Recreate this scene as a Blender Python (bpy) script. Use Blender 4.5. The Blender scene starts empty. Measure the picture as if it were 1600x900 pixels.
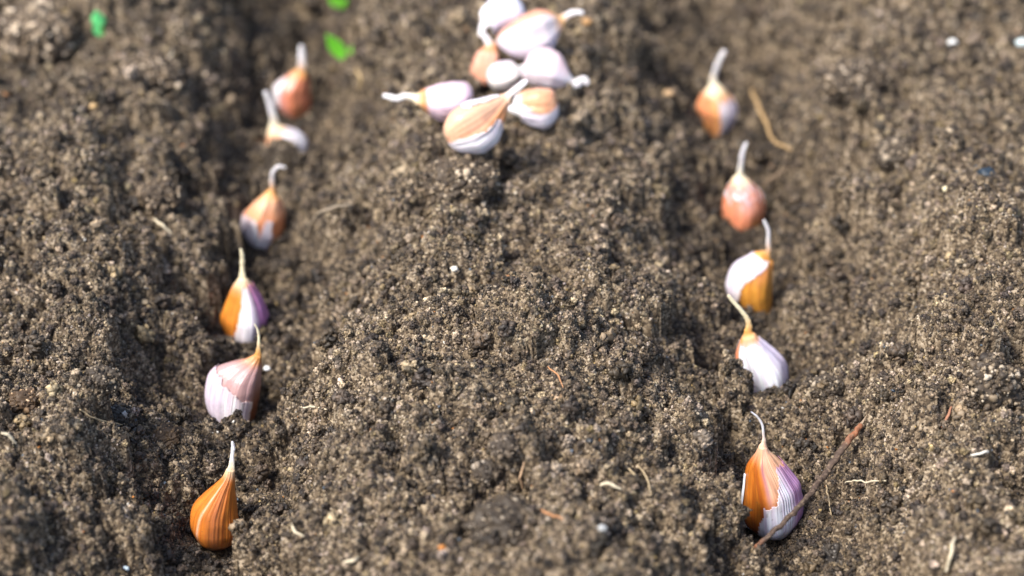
import bpy, math, random
import numpy as np
from mathutils import Vector

# ------------------------------------------------------------------ scene, camera, light
S = bpy.context.scene
C = S.collection
PITCH = math.radians(36.0)
CAMZ = 0.470
FPX = 3000.0                      # focal length in pixels of the 1600 px wide photograph
cam_data = bpy.data.cameras.new("camera")
cam = bpy.data.objects.new("camera", cam_data); C.objects.link(cam)
cam.location = (0, 0, CAMZ); cam.rotation_euler = (math.pi/2 - PITCH, 0, 0)
cam_data.sensor_width = 36; cam_data.lens = FPX/1600*36
cam_data.clip_start = 0.02; cam_data.clip_end = 200
cam_data.dof.use_dof = True
cam_data.dof.focus_distance = 0.682
cam_data.dof.aperture_fstop = 5.0
S.camera = cam

SUN = Vector((-0.50, -0.30, 0.82)).normalized()      # direction towards the sun
w = bpy.data.worlds.new("World"); S.world = w; w.use_nodes = True
nt = w.node_tree
sky = nt.nodes.new("ShaderNodeTexSky"); sky.sky_type = 'NISHITA'; sky.sun_disc = False
sky.sun_elevation = math.asin(SUN.z); sky.sun_rotation = math.atan2(SUN.x, SUN.y)
sky.dust_density = 2.5
bg = nt.nodes["Background"]; nt.links.new(sky.outputs[0], bg.inputs[0]); bg.inputs[1].default_value = 0.15
sl = bpy.data.lights.new("sun", 'SUN'); sl.energy = 3.5; sl.angle = math.radians(14.0); sl.color = (1, 0.955, 0.88)
so = bpy.data.objects.new("sun", sl); C.objects.link(so)
so.rotation_euler = SUN.to_track_quat('Z', 'Y').to_euler()
S.view_settings.view_transform = 'Standard'; S.view_settings.look = 'None'
S.view_settings.gamma = 1; S.view_settings.exposure = 0.82
S.render.engine = 'CYCLES'
S.cycles.use_denoising = True
S.cycles.max_bounces = 5; S.cycles.diffuse_bounces = 3; S.cycles.glossy_bounces = 2
S.cycles.transmission_bounces = 3

rng = np.random.default_rng(7)
random.seed(7)

# ------------------------------------------------------------------ helpers
def tag(o, label, cat=None, group=None, kind=None):
    o["label"] = label
    if cat: o["category"] = cat
    if group: o["group"] = group
    if kind: o["kind"] = kind
    return o

def mesh_np(name, V, F, mat=None, parent=None, cols=None, smooth=True, link=True):
    """V (n,3), F (m,k) constant-size polygons; cols: dict name -> (n,3) colours"""
    V = np.asarray(V, dtype=np.float32); F = np.asarray(F, dtype=np.int32)
    me = bpy.data.meshes.new(name)
    me.vertices.add(len(V)); me.vertices.foreach_set("co", V.ravel())
    k = F.shape[1]
    me.loops.add(F.size); me.loops.foreach_set("vertex_index", F.ravel())
    me.polygons.add(len(F)); me.polygons.foreach_set("loop_start", np.arange(0, F.size, k, dtype=np.int32))
    me.update(calc_edges=True)
    me.polygons.foreach_set("use_smooth", np.full(len(F), smooth, dtype=bool))
    if cols:
        for nme, c in cols.items():
            a = me.color_attributes.new(nme, 'FLOAT_COLOR', 'POINT')
            cc = np.ones((len(V), 4), dtype=np.float32); cc[:, :3] = c
            a.data.foreach_set("color", cc.ravel())
    if mat: me.materials.append(mat)
    me.validate()
    o = bpy.data.objects.new(name, me)
    if link: C.objects.link(o)
    if parent is not None: o.parent = parent
    return o

def _hash(ix, iy, seed):
    h = (ix.astype(np.int64)*374761393 + iy.astype(np.int64)*668265263 + seed*1442695041) & 0xffffffff
    h = ((h ^ (h >> 13))*1274126177) & 0xffffffff
    return h ^ (h >> 16)

def perlin(x, y, seed=0):
    x = np.asarray(x, float); y = np.asarray(y, float)
    ix = np.floor(x); iy = np.floor(y); fx = x-ix; fy = y-iy
    u = fx*fx*fx*(fx*(fx*6-15)+10); v = fy*fy*fy*(fy*(fy*6-15)+10)
    def g(dx, dy):
        a = _hash(ix+dx, iy+dy, seed)/4294967296.0*2*np.pi
        return np.cos(a)*(fx-dx)+np.sin(a)*(fy-dy)
    a = g(0, 0); b = g(1, 0); c = g(0, 1); d = g(1, 1)
    return (a+(b-a)*u + ((c+(d-c)*u)-(a+(b-a)*u))*v)*1.5

def fbm(x, y, seed=0, octv=4):
    r = 0; a = 1.0; f = 1.0
    for i in range(octv):
        r = r + a*perlin(x*f, y*f, seed+i*17); a *= 0.5; f *= 2.03
    return r

def smooth(a, b, x):
    if a > b: return 1-smooth(b, a, x)
    t = np.clip((x-a)/(b-a), 0, 1); return t*t*(3-2*t)

# pixel of the 1600x900 photograph -> viewing ray (used to work out real places on the ground)
FW = np.array([0, math.cos(PITCH), -math.sin(PITCH)]); UP = np.array([0, math.sin(PITCH), math.cos(PITCH)])
CAM = np.array([0, 0, CAMZ])
def ray(px, py):
    return FW + np.array([1, 0, 0])*((px-800)/FPX) + UP*((450-py)/FPX)
def on_plane(px, py, p0, n):
    d = ray(px, py); t = np.dot(p0-CAM, n)/np.dot(d, n); return CAM+d*t
def on_z(px, py, z):
    return on_plane(px, py, np.array([0, 0, z]), np.array([0, 0, 1.0]))

# ------------------------------------------------------------------ node material helpers
def new_mat(name):
    m = bpy.data.materials.new(name); m.use_nodes = True
    n = m.node_tree.nodes; l = m.node_tree.links
    return m, n, l, n["Principled BSDF"]

def ramp(n, stops, interp='LINEAR'):
    r = n.new("ShaderNodeValToRGB"); cr = r.color_ramp; cr.interpolation = interp
    while len(cr.elements) < len(stops): cr.elements.new(0.5)
    for e, (p, c) in zip(cr.elements, stops):
        e.position = p; e.color = (*c, 1)
    return r

DARK = (0.025, 0.0168, 0.0105); MID = (0.078, 0.0550, 0.034); TAN = (0.200, 0.149, 0.095); PALE = (0.40, 0.322, 0.232)

def soil_material(name, scale, bump=0.6, tint=(1, 1, 1), use_attr=None):
    m, n, l, p = new_mat(name)
    geo = n.new("ShaderNodeNewGeometry")
    vo = n.new("ShaderNodeTexVoronoi"); vo.inputs["Scale"].default_value = scale
    l.new(geo.outputs["Position"], vo.inputs["Vector"])
    no = n.new("ShaderNodeTexNoise"); no.inputs["Scale"].default_value = scale*0.22; no.inputs["Detail"].default_value = 4
    l.new(geo.outputs["Position"], no.inputs["Vector"])
    sep = n.new("ShaderNodeSeparateColor"); l.new(vo.outputs["Color"], sep.inputs[0])
    mth = n.new("ShaderNodeMath"); mth.operation = 'MULTIPLY_ADD'; mth.inputs[1].default_value = 0.55
    l.new(no.outputs["Fac"], mth.inputs[0]); 
    m2 = n.new("ShaderNodeMath"); m2.operation = 'MULTIPLY'; m2.inputs[1].default_value = 0.5
    l.new(sep.outputs[0], m2.inputs[0]); l.new(m2.outputs[0], mth.inputs[2])
    r = ramp(n, [(0.22, DARK), (0.45, MID), (0.66, TAN), (0.85, PALE)])
    l.new(mth.outputs[0], r.inputs[0])
    mx = n.new("ShaderNodeMix"); mx.data_type = 'RGBA'; mx.blend_type = 'MULTIPLY'; mx.inputs[0].default_value = 1
    l.new(r.outputs[0], mx.inputs[6]); mx.inputs[7].default_value = (*tint, 1)
    l.new(mx.outputs[2], p.inputs["Base Color"])
    p.inputs["Roughness"].default_value = 0.85; p.inputs["Specular IOR Level"].default_value = 0.3
    bm = n.new("ShaderNodeBump"); bm.inputs["Strength"].default_value = bump; bm.inputs["Distance"].default_value = 0.0006
    inv = n.new("ShaderNodeMath"); inv.operation = 'SUBTRACT'; inv.inputs[0].default_value = 1
    l.new(vo.outputs["Distance"], inv.inputs[1]); l.new(inv.outputs[0], bm.inputs["Height"])
    l.new(bm.outputs[0], p.inputs["Normal"])
    return m

M_ground = soil_material("soil", 900)
M_clod = soil_material("clod_soil", 1300, 0.8)

def crumb_material():
    m, n, l, p = new_mat("crumb_soil")
    at = n.new("ShaderNodeAttribute"); at.attribute_type = 'INSTANCER'; at.attribute_name = "tone"
    gr = n.new("ShaderNodeAttribute"); gr.attribute_type = 'GEOMETRY'; gr.attribute_name = "grain"
    mx = n.new("ShaderNodeMix"); mx.data_type = 'RGBA'; mx.blend_type = 'MULTIPLY'; mx.inputs[0].default_value = 1
    l.new(at.outputs["Color"], mx.inputs[6]); l.new(gr.outputs["Color"], mx.inputs[7])
    l.new(mx.outputs[2], p.inputs["Base Color"])
    p.inputs["Roughness"].default_value = 0.60; p.inputs["Specular IOR Level"].default_value = 0.5
    return m
M_crumb = crumb_material()

def skin_material(name, rough, sss, bump, coat=0.0):
    m, n, l, p = new_mat(name)
    at = n.new("ShaderNodeAttribute"); at.attribute_name = "skin"
    l.new(at.outputs["Color"], p.inputs["Base Color"])
    p.inputs["Roughness"].default_value = rough
    p.inputs["Subsurface Weight"].default_value = sss; p.inputs["Subsurface Scale"].default_value = 0.0022
    p.inputs["Subsurface Radius"].default_value = (1.0, 0.5, 0.25)
    p.inputs["Coat Weight"].default_value = coat; p.inputs["Coat Roughness"].default_value = 0.3
    st = n.new("ShaderNodeAttribute"); st.attribute_name = "fibre"
    bm = n.new("ShaderNodeBump"); bm.inputs["Strength"].default_value = bump; bm.inputs["Distance"].default_value = 0.0005
    l.new(st.outputs["Fac"], bm.inputs["Height"]); l.new(bm.outputs[0], p.inputs["Normal"])
    return m
M_skin = skin_material("clove_skin", 0.36, 0.18, 0.5, 0.15)
M_paper = skin_material("paper_skin", 0.5, 0.12, 0.8)
M_stem = skin_material("dry_stem", 0.55, 0.1, 0.4)

def plain_mat(name, c1, c2, scale, rough=0.7, bump=0.4, dist=0.0004):
    m, n, l, p = new_mat(name)
    geo = n.new("ShaderNodeNewGeometry")
    no = n.new("ShaderNodeTexNoise"); no.inputs["Scale"].default_value = scale; no.inputs["Detail"].default_value = 5
    l.new(geo.outputs["Position"], no.inputs["Vector"])
    r = ramp(n, [(0.35, c1), (0.65, c2)]); l.new(no.outputs["Fac"], r.inputs[0]); l.new(r.outputs[0], p.inputs["Base Color"])
    p.inputs["Roughness"].default_value = rough
    bm = n.new("ShaderNodeBump"); bm.inputs["Strength"].default_value = bump; bm.inputs["Distance"].default_value = dist
    l.new(no.outputs["Fac"], bm.inputs["Height"]); l.new(bm.outputs[0], p.inputs["Normal"])
    return m

# ------------------------------------------------------------------ ground height
XL, XR = -0.1045, 0.0965           # the two planting furrows
# (px, py) where each row clove meets the soil
LEFT = [(334, 846), (365, 660), (381, 529), (412, 382), (452, 243), (464, 181)]
RIGHT = [(1212, 822), (1196, 612), (1185, 483), (1162, 352), (1120, 207)]
base_pts = [on_z(x, y, 0.0) for x, y in LEFT+RIGHT]

def macro(x, y):
    H = 0.049
    wob = 0.006*perlin(y*9+3, x*0+1.5, 5)
    wl = 0.0410+0.007*perlin(y*11, x*0+7.1, 6); wr = 0.0410+0.007*perlin(y*11, x*0+9.7, 8)
    per = 0.201
    xx = x - (XL+XR)/2 - wob
    d = (xx + per/2) % per; d = np.minimum(d, per-d)      # distance to the nearest furrow, furrows repeat across the bed
    d = np.maximum(d + 0.0065*perlin(x*26+2, y*26, 15)+0.0045*perlin(x*60, y*60+4, 16)-0.001, 0)
    ww = np.where(x < (XL+XR)/2, wl, wr)
    z = H*(1-np.exp(-(d/ww)**2.3))
    # only the two open furrows are cut, outer ground stays an uneven bank
    outer = smooth(0.155, 0.175, np.abs(x-(XL+XR)/2))
    bank = H*(0.93+0.22*perlin(x*9, y*9, 31))
    z = z*(1-outer)+np.maximum(bank, 0)*outer
    far = smooth(2.0, 6.0, np.hypot(x, y))
    z = z*(1-far)+0.03*far
    z = z + 0.0105*fbm(x*14, y*14, 11, 3)
    return z

def local_shape(x, y, z):
    # hollows where each clove was pushed in and low heaps between them
    for i, b in enumerate(base_pts):
        d2 = (x-b[0])**2+(y-b[1]+0.004)**2
        k = np.exp(-d2/(0.0160**2))
        z = z*(1-0.92*k) + (-0.001)*k
    for (cx, cy, r, h) in HEAPS:
        d2 = (x-cx)**2+(y-cy)**2
        z = z + h*np.exp(-d2/(r*r))
    return z
def heap(px, py, r, h, z=0.004):
    p = on_z(px, py, z); return (p[0], p[1], r, h)
HEAPS = [heap(345, 705, 0.013, 0.006), heap(300, 690, 0.012, 0.006), heap(400, 700, 0.013, 0.007),
         heap(1185, 668, 0.013, 0.008), heap(1245, 662, 0.016, 0.010), heap(1185, 545, 0.014, 0.004), heap(1110, 655, 0.014, 0.006),
         heap(440, 256, 0.011, 0.007), heap(330, 885, 0.014, 0.004),
         heap(1205, 835, 0.011, -0.0065), heap(1165, 812, 0.008, -0.007), heap(1148, 598, 0.011, -0.010), heap(372, 682, 0.008, -0.003), heap(372, 842, 0.011, -0.009), heap(345, 860, 0.010, -0.003), heap(1196, 625, 0.009, -0.003), heap(1110, 218, 0.010, -0.004), heap(368, 672, 0.009, -0.003), heap(352, 690, 0.009, 0.004), heap(95, 60, 0.030, 0.018), heap(255, 95, 0.022, 0.012),
         heap(1450, 150, 0.035, 0.010), heap(1540, 600, 0.016, 0.008), heap(700, 300, 0.02, 0.006), heap(130, 75, 0.012, -0.012),
         heap(1170, 520, 0.012, 0.004), heap(395, 560, 0.012, 0.004)]

STEP = 0.0007
def axis(lo, hi, far_lo, far_hi):
    mid = np.arange(lo, hi, STEP)
    def grow(limit):
        out = []; s = STEP; t = 0
        while t < limit: s *= 1.16; t += s; out.append(t)
        return np.array(out)
    a = grow(far_lo); b = grow(far_hi)
    return np.concatenate([(lo-a)[::-1], mid, mid[-1]+b]), len(a), len(mid)
X0, X1, Y0, Y1 = -0.36, 0.36, 0.36, 1.03
ax, ox, nxm = axis(X0, X1, 40, 40)
ay, oy, nym = axis(Y0, Y1, 40, 80)
GX, GY = np.meshgrid(ax, ay)
Z = macro(GX, GY)
Z = local_shape(GX, GY, Z)
D = Z[oy:oy+nym, ox:ox+nxm]; DX = GX[oy:oy+nym, ox:ox+nxm]; DY = GY[oy:oy+nym, ox:ox+nxm]
clear = np.ones_like(D)
for b in base_pts:
    clear *= 1-0.92*np.exp(-((DX-b[0])**2+(DY-b[1]+0.005)**2)/(0.0135**2))
# pebbly, clotted relief: many overlapping rounded lumps of every size
jx = DX + 0.0016*perlin(DX*420, DY*420, 41) + 0.0006*perlin(DX*1100, DY*1100, 43)
jy = DY + 0.0016*perlin(DX*420, DY*420, 42) + 0.0006*perlin(DX*1100, DY*1100, 44)
D += 0.0034*fbm(DX*60, DY*60, 21, 3)*clear
D -= 0.0060*smooth(0.45, 1.1, fbm(DX*75, DY*75, 121, 3))*clear      # crevices between clumps
base = D.copy()
def stamps(n, rlo, rhi, power, lift, squash):
    r = rlo*((rhi/rlo)**(rng.random(n)**power))
    xs = rng.uniform(X0, X1, n); ys = rng.uniform(Y0, Y1, n)
    for x, y, R in zip(xs, ys, r):
        i0 = int((y-R*1.5-Y0)/STEP); i1 = int((y+R*1.5-Y0)/STEP)+2
        j0 = int((x-R*1.5-X0)/STEP); j1 = int((x+R*1.5-X0)/STEP)+2
        i0 = max(i0, 0); j0 = max(j0, 0); i1 = min(i1, nym); j1 = min(j1, nxm)
        if i1-i0 < 2 or j1-j0 < 2: continue
        a = rng.uniform(0, math.pi); e = rng.uniform(0.7, 1.0); ca, sa = math.cos(a), math.sin(a)
        dx = jx[i0:i1, j0:j1]-x; dy = jy[i0:i1, j0:j1]-y
        u = (dx*ca+dy*sa)/R; v = (-dx*sa+dy*ca)/(R*e)
        q = 1-(u*u+v*v)
        ci = min(max(int((y-Y0)/STEP), 0), nym-1); cj = min(max(int((x-X0)/STEP), 0), nxm-1)
        c0 = clear[ci, cj]
        top = base[ci, cj] + R*lift*c0 + np.sqrt(np.maximum(q, 0))*R*squash*c0
        sub = D[i0:i1, j0:j1]
        np.copyto(sub, np.maximum(sub, top), where=(q > 0))
stamps(620, 0.006, 0.016, 1.7, -0.18, 0.90)
base = D.copy()
stamps(1300, 0.0038, 0.0085, 1.2, -0.25, 1.05)
base = D.copy()
stamps(5600, 0.0022, 0.0065, 1.5, -0.1, 0.95)
base = D.copy()
stamps(36000, 0.0009, 0.0024, 1.2, -0.05, 1.05)
D += 0.00035*perlin(DX*900, DY*900, 77)

def hgt(x, y):
    """height of the finished soil surface (dense part)"""
    x = np.asarray(x, float); y = np.asarray(y, float)
    fi = np.clip((y-Y0)/STEP, 0, nym-1.001); fj = np.clip((x-X0)/STEP, 0, nxm-1.001)
    i = fi.astype(int); j = fj.astype(int); a = fi-i; b = fj-j
    return (D[i, j]*(1-a)*(1-b)+D[i+1, j]*a*(1-b)+D[i, j+1]*(1-a)*b+D[i+1, j+1]*a*b)
def hit(px, py):
    """where the viewing ray through a photo pixel meets the soil"""
    d = ray(px, py); t = 0.5
    p = CAM+d*t
    while p[2] > hgt(p[0], p[1]) and t < 1.6:
        t += 0.0004; p = CAM+d*t
    return p

ny, nx = Z.shape
V = np.stack([GX, GY, Z], -1).reshape(-1, 3)
idx = np.arange(ny*nx).reshape(ny, nx)
F = np.stack([idx[:-1, :-1], idx[:-1, 1:], idx[1:, 1:], idx[1:, :-1]], -1).reshape(-1, 4)
ground = mesh_np("ground", V, F, M_ground)
tag(ground, "dark brown crumbly garden soil with two planting furrows", kind="structure")
del V, F, idx

# ------------------------------------------------------------------ crumbs: prototypes + point cloud
import bmesh
def ico(sub, r=1.0):
    bm = bmesh.new(); bmesh.ops.create_icosphere(bm, subdivisions=sub, radius=r)
    v = np.array([x.co[:] for x in bm.verts]); f = np.array([[q.index for q in p.verts] for p in bm.faces]); bm.free()
    return v, f
def lump(sub, rough, seed):
    v, f = ico(sub); r = np.random.default_rng(seed)
    ph = r.uniform(0, 50, 3)
    n1 = 1.3*perlin(v[:, 0]*1.3+ph[0]+v[:, 2]*0.7, v[:, 1]*1.3+ph[1]-v[:, 2]*0.9, seed)
    n2 = perlin(v[:, 0]*3.1+ph[2]-v[:, 2]*2.0, v[:, 1]*3.1+v[:, 2]*2.4, seed+5)
    v = v*(1+rough*n1+rough*0.6*n2)[:, None]*r.uniform(0.55, 1.2, 3)
    return v, f
pc = bpy.data.collections.new("crumb_shapes")
NG, NA = 7, 9
for k in range(NG):
    v, f = lump(2, 0.70, 100+k)
    g = np.full((len(v), 3), 1.0)
    pc.objects.link(mesh_np("a_grain_%02d" % k, v, f, M_crumb, cols={"grain": g}, smooth=(k % 3 == 0), link=False))
for k in range(NA):
    r = np.random.default_rng(500+k); VV = []; FF = []; GG = []; off = 0
    ng = int(r.integers(30, 48))
    for q in range(ng):
        d = r.normal(size=3); d /= np.linalg.norm(d); d *= np.array([1, 0.85, 0.7])*r.uniform(0.45, 0.82)
        if q == 0: d *= 0
        s = r.uniform(0.13, 0.31) if q else 0.62
        v, f = lump(2, 0.7, 900+k*50+q)
        VV.append(v*s+d); FF.append(f+off); off += len(v)
        tone = r.choice([0.45, 0.7, 1.0, 1.5, 2.3], p=[.20, .27, .27, .18, .08])*r.uniform(0.85, 1.15)
        GG.append(np.full((len(v), 3), tone))
    pc.objects.link(mesh_np("b_crumb_%02d" % k, np.concatenate(VV), np.concatenate(FF), M_crumb, cols={"grain": np.concatenate(GG)}, smooth=True, link=False))

gy_, gx_ = np.gradient(D[::3, ::3], STEP*3); SLOPE = np.hypot(gx_, gy_)
def slope_at(x, y):
    return SLOPE[np.clip(((y-Y0)/STEP/3).astype(int), 0, SLOPE.shape[0]-1), np.clip(((x-X0)/STEP/3).astype(int), 0, SLOPE.shape[1]-1)]
def visible_weight(x, y):
    depth = y*math.cos(PITCH)+CAMZ*math.sin(PITCH)
    half = depth*800/FPX+0.02
    inside = np.abs(x) < half
    w = np.where(inside, 1.0, 0.22)
    w = w*(1-0.62*smooth(0.66, 0.95, y))*np.where(y < 0.425, 0.25, 1.0)
    return w
def cloud(n, kind):
    x = rng.uniform(X0+.005, X1-.005, n); y = rng.uniform(Y0+.005, Y1-.005, n)
    keep = rng.random(n) < visible_weight(x, y)*np.clip(0.42+0.42*slope_at(x, y), 0, 1); x = x[keep]; y = y[keep]
    far = 1+0.45*smooth(0.66, 0.95, y)
    n = len(x); u = rng.random(n)
    if kind == 'grain': s = (0.00020+0.00036*u**2.4)*far; pick = rng.integers(0, NG, n)
    elif kind == 'crumb': s = (0.0008+0.0014*u**2)*far; pick = rng.integers(NG, NG+NA, n)
    else: s = (0.0024+0.0030*u**2.5); pick = rng.integers(NG, NG+NA, n)
    z = hgt(x, y)+s*rng.uniform(-0.1, 0.75, n)
    # leave the cloves' own hollows free of big crumbs
    for b in base_pts:
        if kind != 'grain':
            m = np.hypot(x-b[0], y-b[1]-0.004) > (0.011 if kind == 'crumb' else 0.019)
            x, y, z, s, pick = x[m], y[m], z[m], s[m], pick[m]
    return x, y, z, s, pick
def skirt():      # crumbs pushed up against each planted clove
    out = []
    for b in base_pts:
        m = 150; a_ = rng.uniform(math.pi*0.95, math.pi*2.05, m); r_ = rng.uniform(0.0085, 0.0150, m)
        xx = b[0]+np.cos(a_)*r_; yy = b[1]+0.003+np.sin(a_)*r_*0.95; s_ = 0.0006+0.0013*rng.random(m)**2
        out.append((xx, yy, hgt(xx, yy)+s_*rng.uniform(0, .9, m)+0.0012*rng.random(m)*(r_ < .011), s_, rng.integers(NG, NG+NA, m)))
    return [np.concatenate(q_) for q_ in zip(*out)]
parts = [skirt(), cloud(1500000, 'grain'), cloud(120000, 'crumb'), cloud(2600, 'lump')]
x, y, z, s, pick = [np.concatenate(a) for a in zip(*parts)]
n = len(x); big = pick >= NG
u = rng.random(n) + 0.16*fbm(x*40, y*40, 61, 3) + 0.10*perlin(x*220, y*220, 62)
dry = np.clip((hgt(x, y)-0.004)/0.03, 0, 1)          # soil on the banks has dried paler than in the furrows
u = np.where(big, 0.10+u*0.72, u)
u = u + 0.23*dry - 0.20
u = np.clip(u, 0, 1)
stops = np.array([0, 0.24, 0.48, 0.72, 0.92, 1.0])
palette = np.array([DARK, (0.052, 0.038, 0.026), MID, TAN, PALE, (0.50, 0.42, 0.32)])
tone = np.stack([np.interp(u, stops, palette[:, c]) for c in range(3)], -1)
tone *= (1+rng.normal(0, 0.10, (n, 1))); tone[:, 2] *= 1+rng.normal(0, 0.09, n)
q = rng.random(n)
def special(m, c): tone[m & ~big] = np.array(c)
special(q < 0.0016, (0.45, 0.17, 0.03)); special((q > 0.002) & (q < 0.006), (0.10, 0.13, 0.17)); special((q > 0.006) & (q < 0.0072) , (0.66, 0.64, 0.60))
special((q > 0.011) & (q < 0.0135), (0.50, 0.36, 0.15)); special((q > 0.014) & (q < 0.03), (0.012, 0.012, 0.014))
tone = np.clip(tone*0.86*np.array([1.02, 1.0, 0.97]), 0.004, 0.9)
me = bpy.data.meshes.new("soil_crumbs"); me.vertices.add(n)
me.vertices.foreach_set("co", np.stack([x, y, z], -1).astype(np.float32).ravel())
a = me.attributes.new("size", 'FLOAT', 'POINT'); a.data.foreach_set("value", s.astype(np.float32))
a = me.attributes.new("pick", 'INT', 'POINT'); a.data.foreach_set("value", pick.astype(np.int32))
a = me.attributes.new("spin", 'FLOAT_VECTOR', 'POINT'); a.data.foreach_set("vector", rng.uniform(0, 6.28, (n, 3)).astype(np.float32).ravel())
a = me.attributes.new("tone", 'FLOAT_COLOR', 'POINT'); a.data.foreach_set("color", np.concatenate([tone, np.ones((n, 1))], 1).astype(np.float32).ravel())
crumbs = bpy.data.objects.new("soil_crumbs", me); C.objects.link(crumbs)
tag(crumbs, "loose grains and crumbs of brown soil covering the whole bed", kind="stuff")
print("crumb points", n)
ng = bpy.data.node_groups.new("scatter", 'GeometryNodeTree')
ng.interface.new_socket("Geometry", in_out='INPUT', socket_type='NodeSocketGeometry')
ng.interface.new_socket("Geometry", in_out='OUTPUT', socket_type='NodeSocketGeometry')
N = ng.nodes; L = ng.links
gi = N.new("NodeGroupInput"); go = N.new("NodeGroupOutput")
iop = N.new("GeometryNodeInstanceOnPoints"); iop.inputs["Pick Instance"].default_value = True
ci = N.new("GeometryNodeCollectionInfo"); ci.inputs[0].default_value = pc
ci.inputs["Separate Children"].default_value = True; ci.inputs["Reset Children"].default_value = True
def named(nm, t):
    q = N.new("GeometryNodeInputNamedAttribute"); q.data_type = t; q.inputs["Name"].default_value = nm; return q.outputs["Attribute"]
L.new(gi.outputs[0], iop.inputs["Points"]); L.new(ci.outputs[0], iop.inputs["Instance"])
L.new(named("pick", 'INT'), iop.inputs["Instance Index"])
L.new(named("spin", 'FLOAT_VECTOR'), iop.inputs["Rotation"])
L.new(named("size", 'FLOAT'), iop.inputs["Scale"])
L.new(iop.outputs[0], go.inputs[0])
md = crumbs.modifiers.new("scatter", 'NODES'); md.node_group = ng

# ------------------------------------------------------------------ garlic cloves
OR = np.array((0.62, 0.215, 0.030)); ORD = np.array((0.33, 0.075, 0.014)); AMB = np.array((0.66, 0.30, 0.045))
PNK = np.array((0.72, 0.34, 0.22)); PEACH = np.array((0.80, 0.50, 0.33)); SAL = np.array((0.72, 0.25, 0.13))
WHT = np.array((0.82, 0.78, 0.79)); LAV = np.array((0.66, 0.55, 0.68)); PUR = np.array((0.50, 0.21, 0.45)); CRM = np.array((0.83, 0.72, 0.48))
BRN = np.array((0.22, 0.07, 0.03))

def pchip(xs, ys, xq):
    xs = np.asarray(xs, float); ys = np.asarray(ys, float)
    h = np.diff(xs); d = np.diff(ys)/h; m = np.zeros_like(ys)
    m[0] = d[0]; m[-1] = d[-1]
    for i in range(1, len(xs)-1):
        if d[i-1]*d[i] > 0: m[i] = 2*d[i-1]*d[i]/(d[i-1]+d[i])
    k = np.clip(np.searchsorted(xs, xq)-1, 0, len(xs)-2); t = (xq-xs[k])/h[k]
    return ((2*t**3-3*t**2+1)*ys[k]+(t**3-2*t**2+t)*h[k]*m[k]+(-2*t**3+3*t**2)*ys[k+1]+(t**3-t**2)*h[k]*m[k+1])
def catmull(xs, ys, xq):
    xs = np.asarray(xs, float); ys = np.asarray(ys, float)
    m = np.gradient(ys, xs); h = np.diff(xs)
    k = np.clip(np.searchsorted(xs, xq)-1, 0, len(xs)-2); t = (xq-xs[k])/h[k]
    return ((2*t**3-3*t**2+1)*ys[k]+(t**3-2*t**2+t)*h[k]*m[k]+(-2*t**3+3*t**2)*ys[k+1]+(t**3-t**2)*h[k]*m[k+1])

def mixc(c, d, m):
    m = np.asarray(m, float)[..., None]; return c*(1-m)+np.asarray(d)*m

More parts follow.
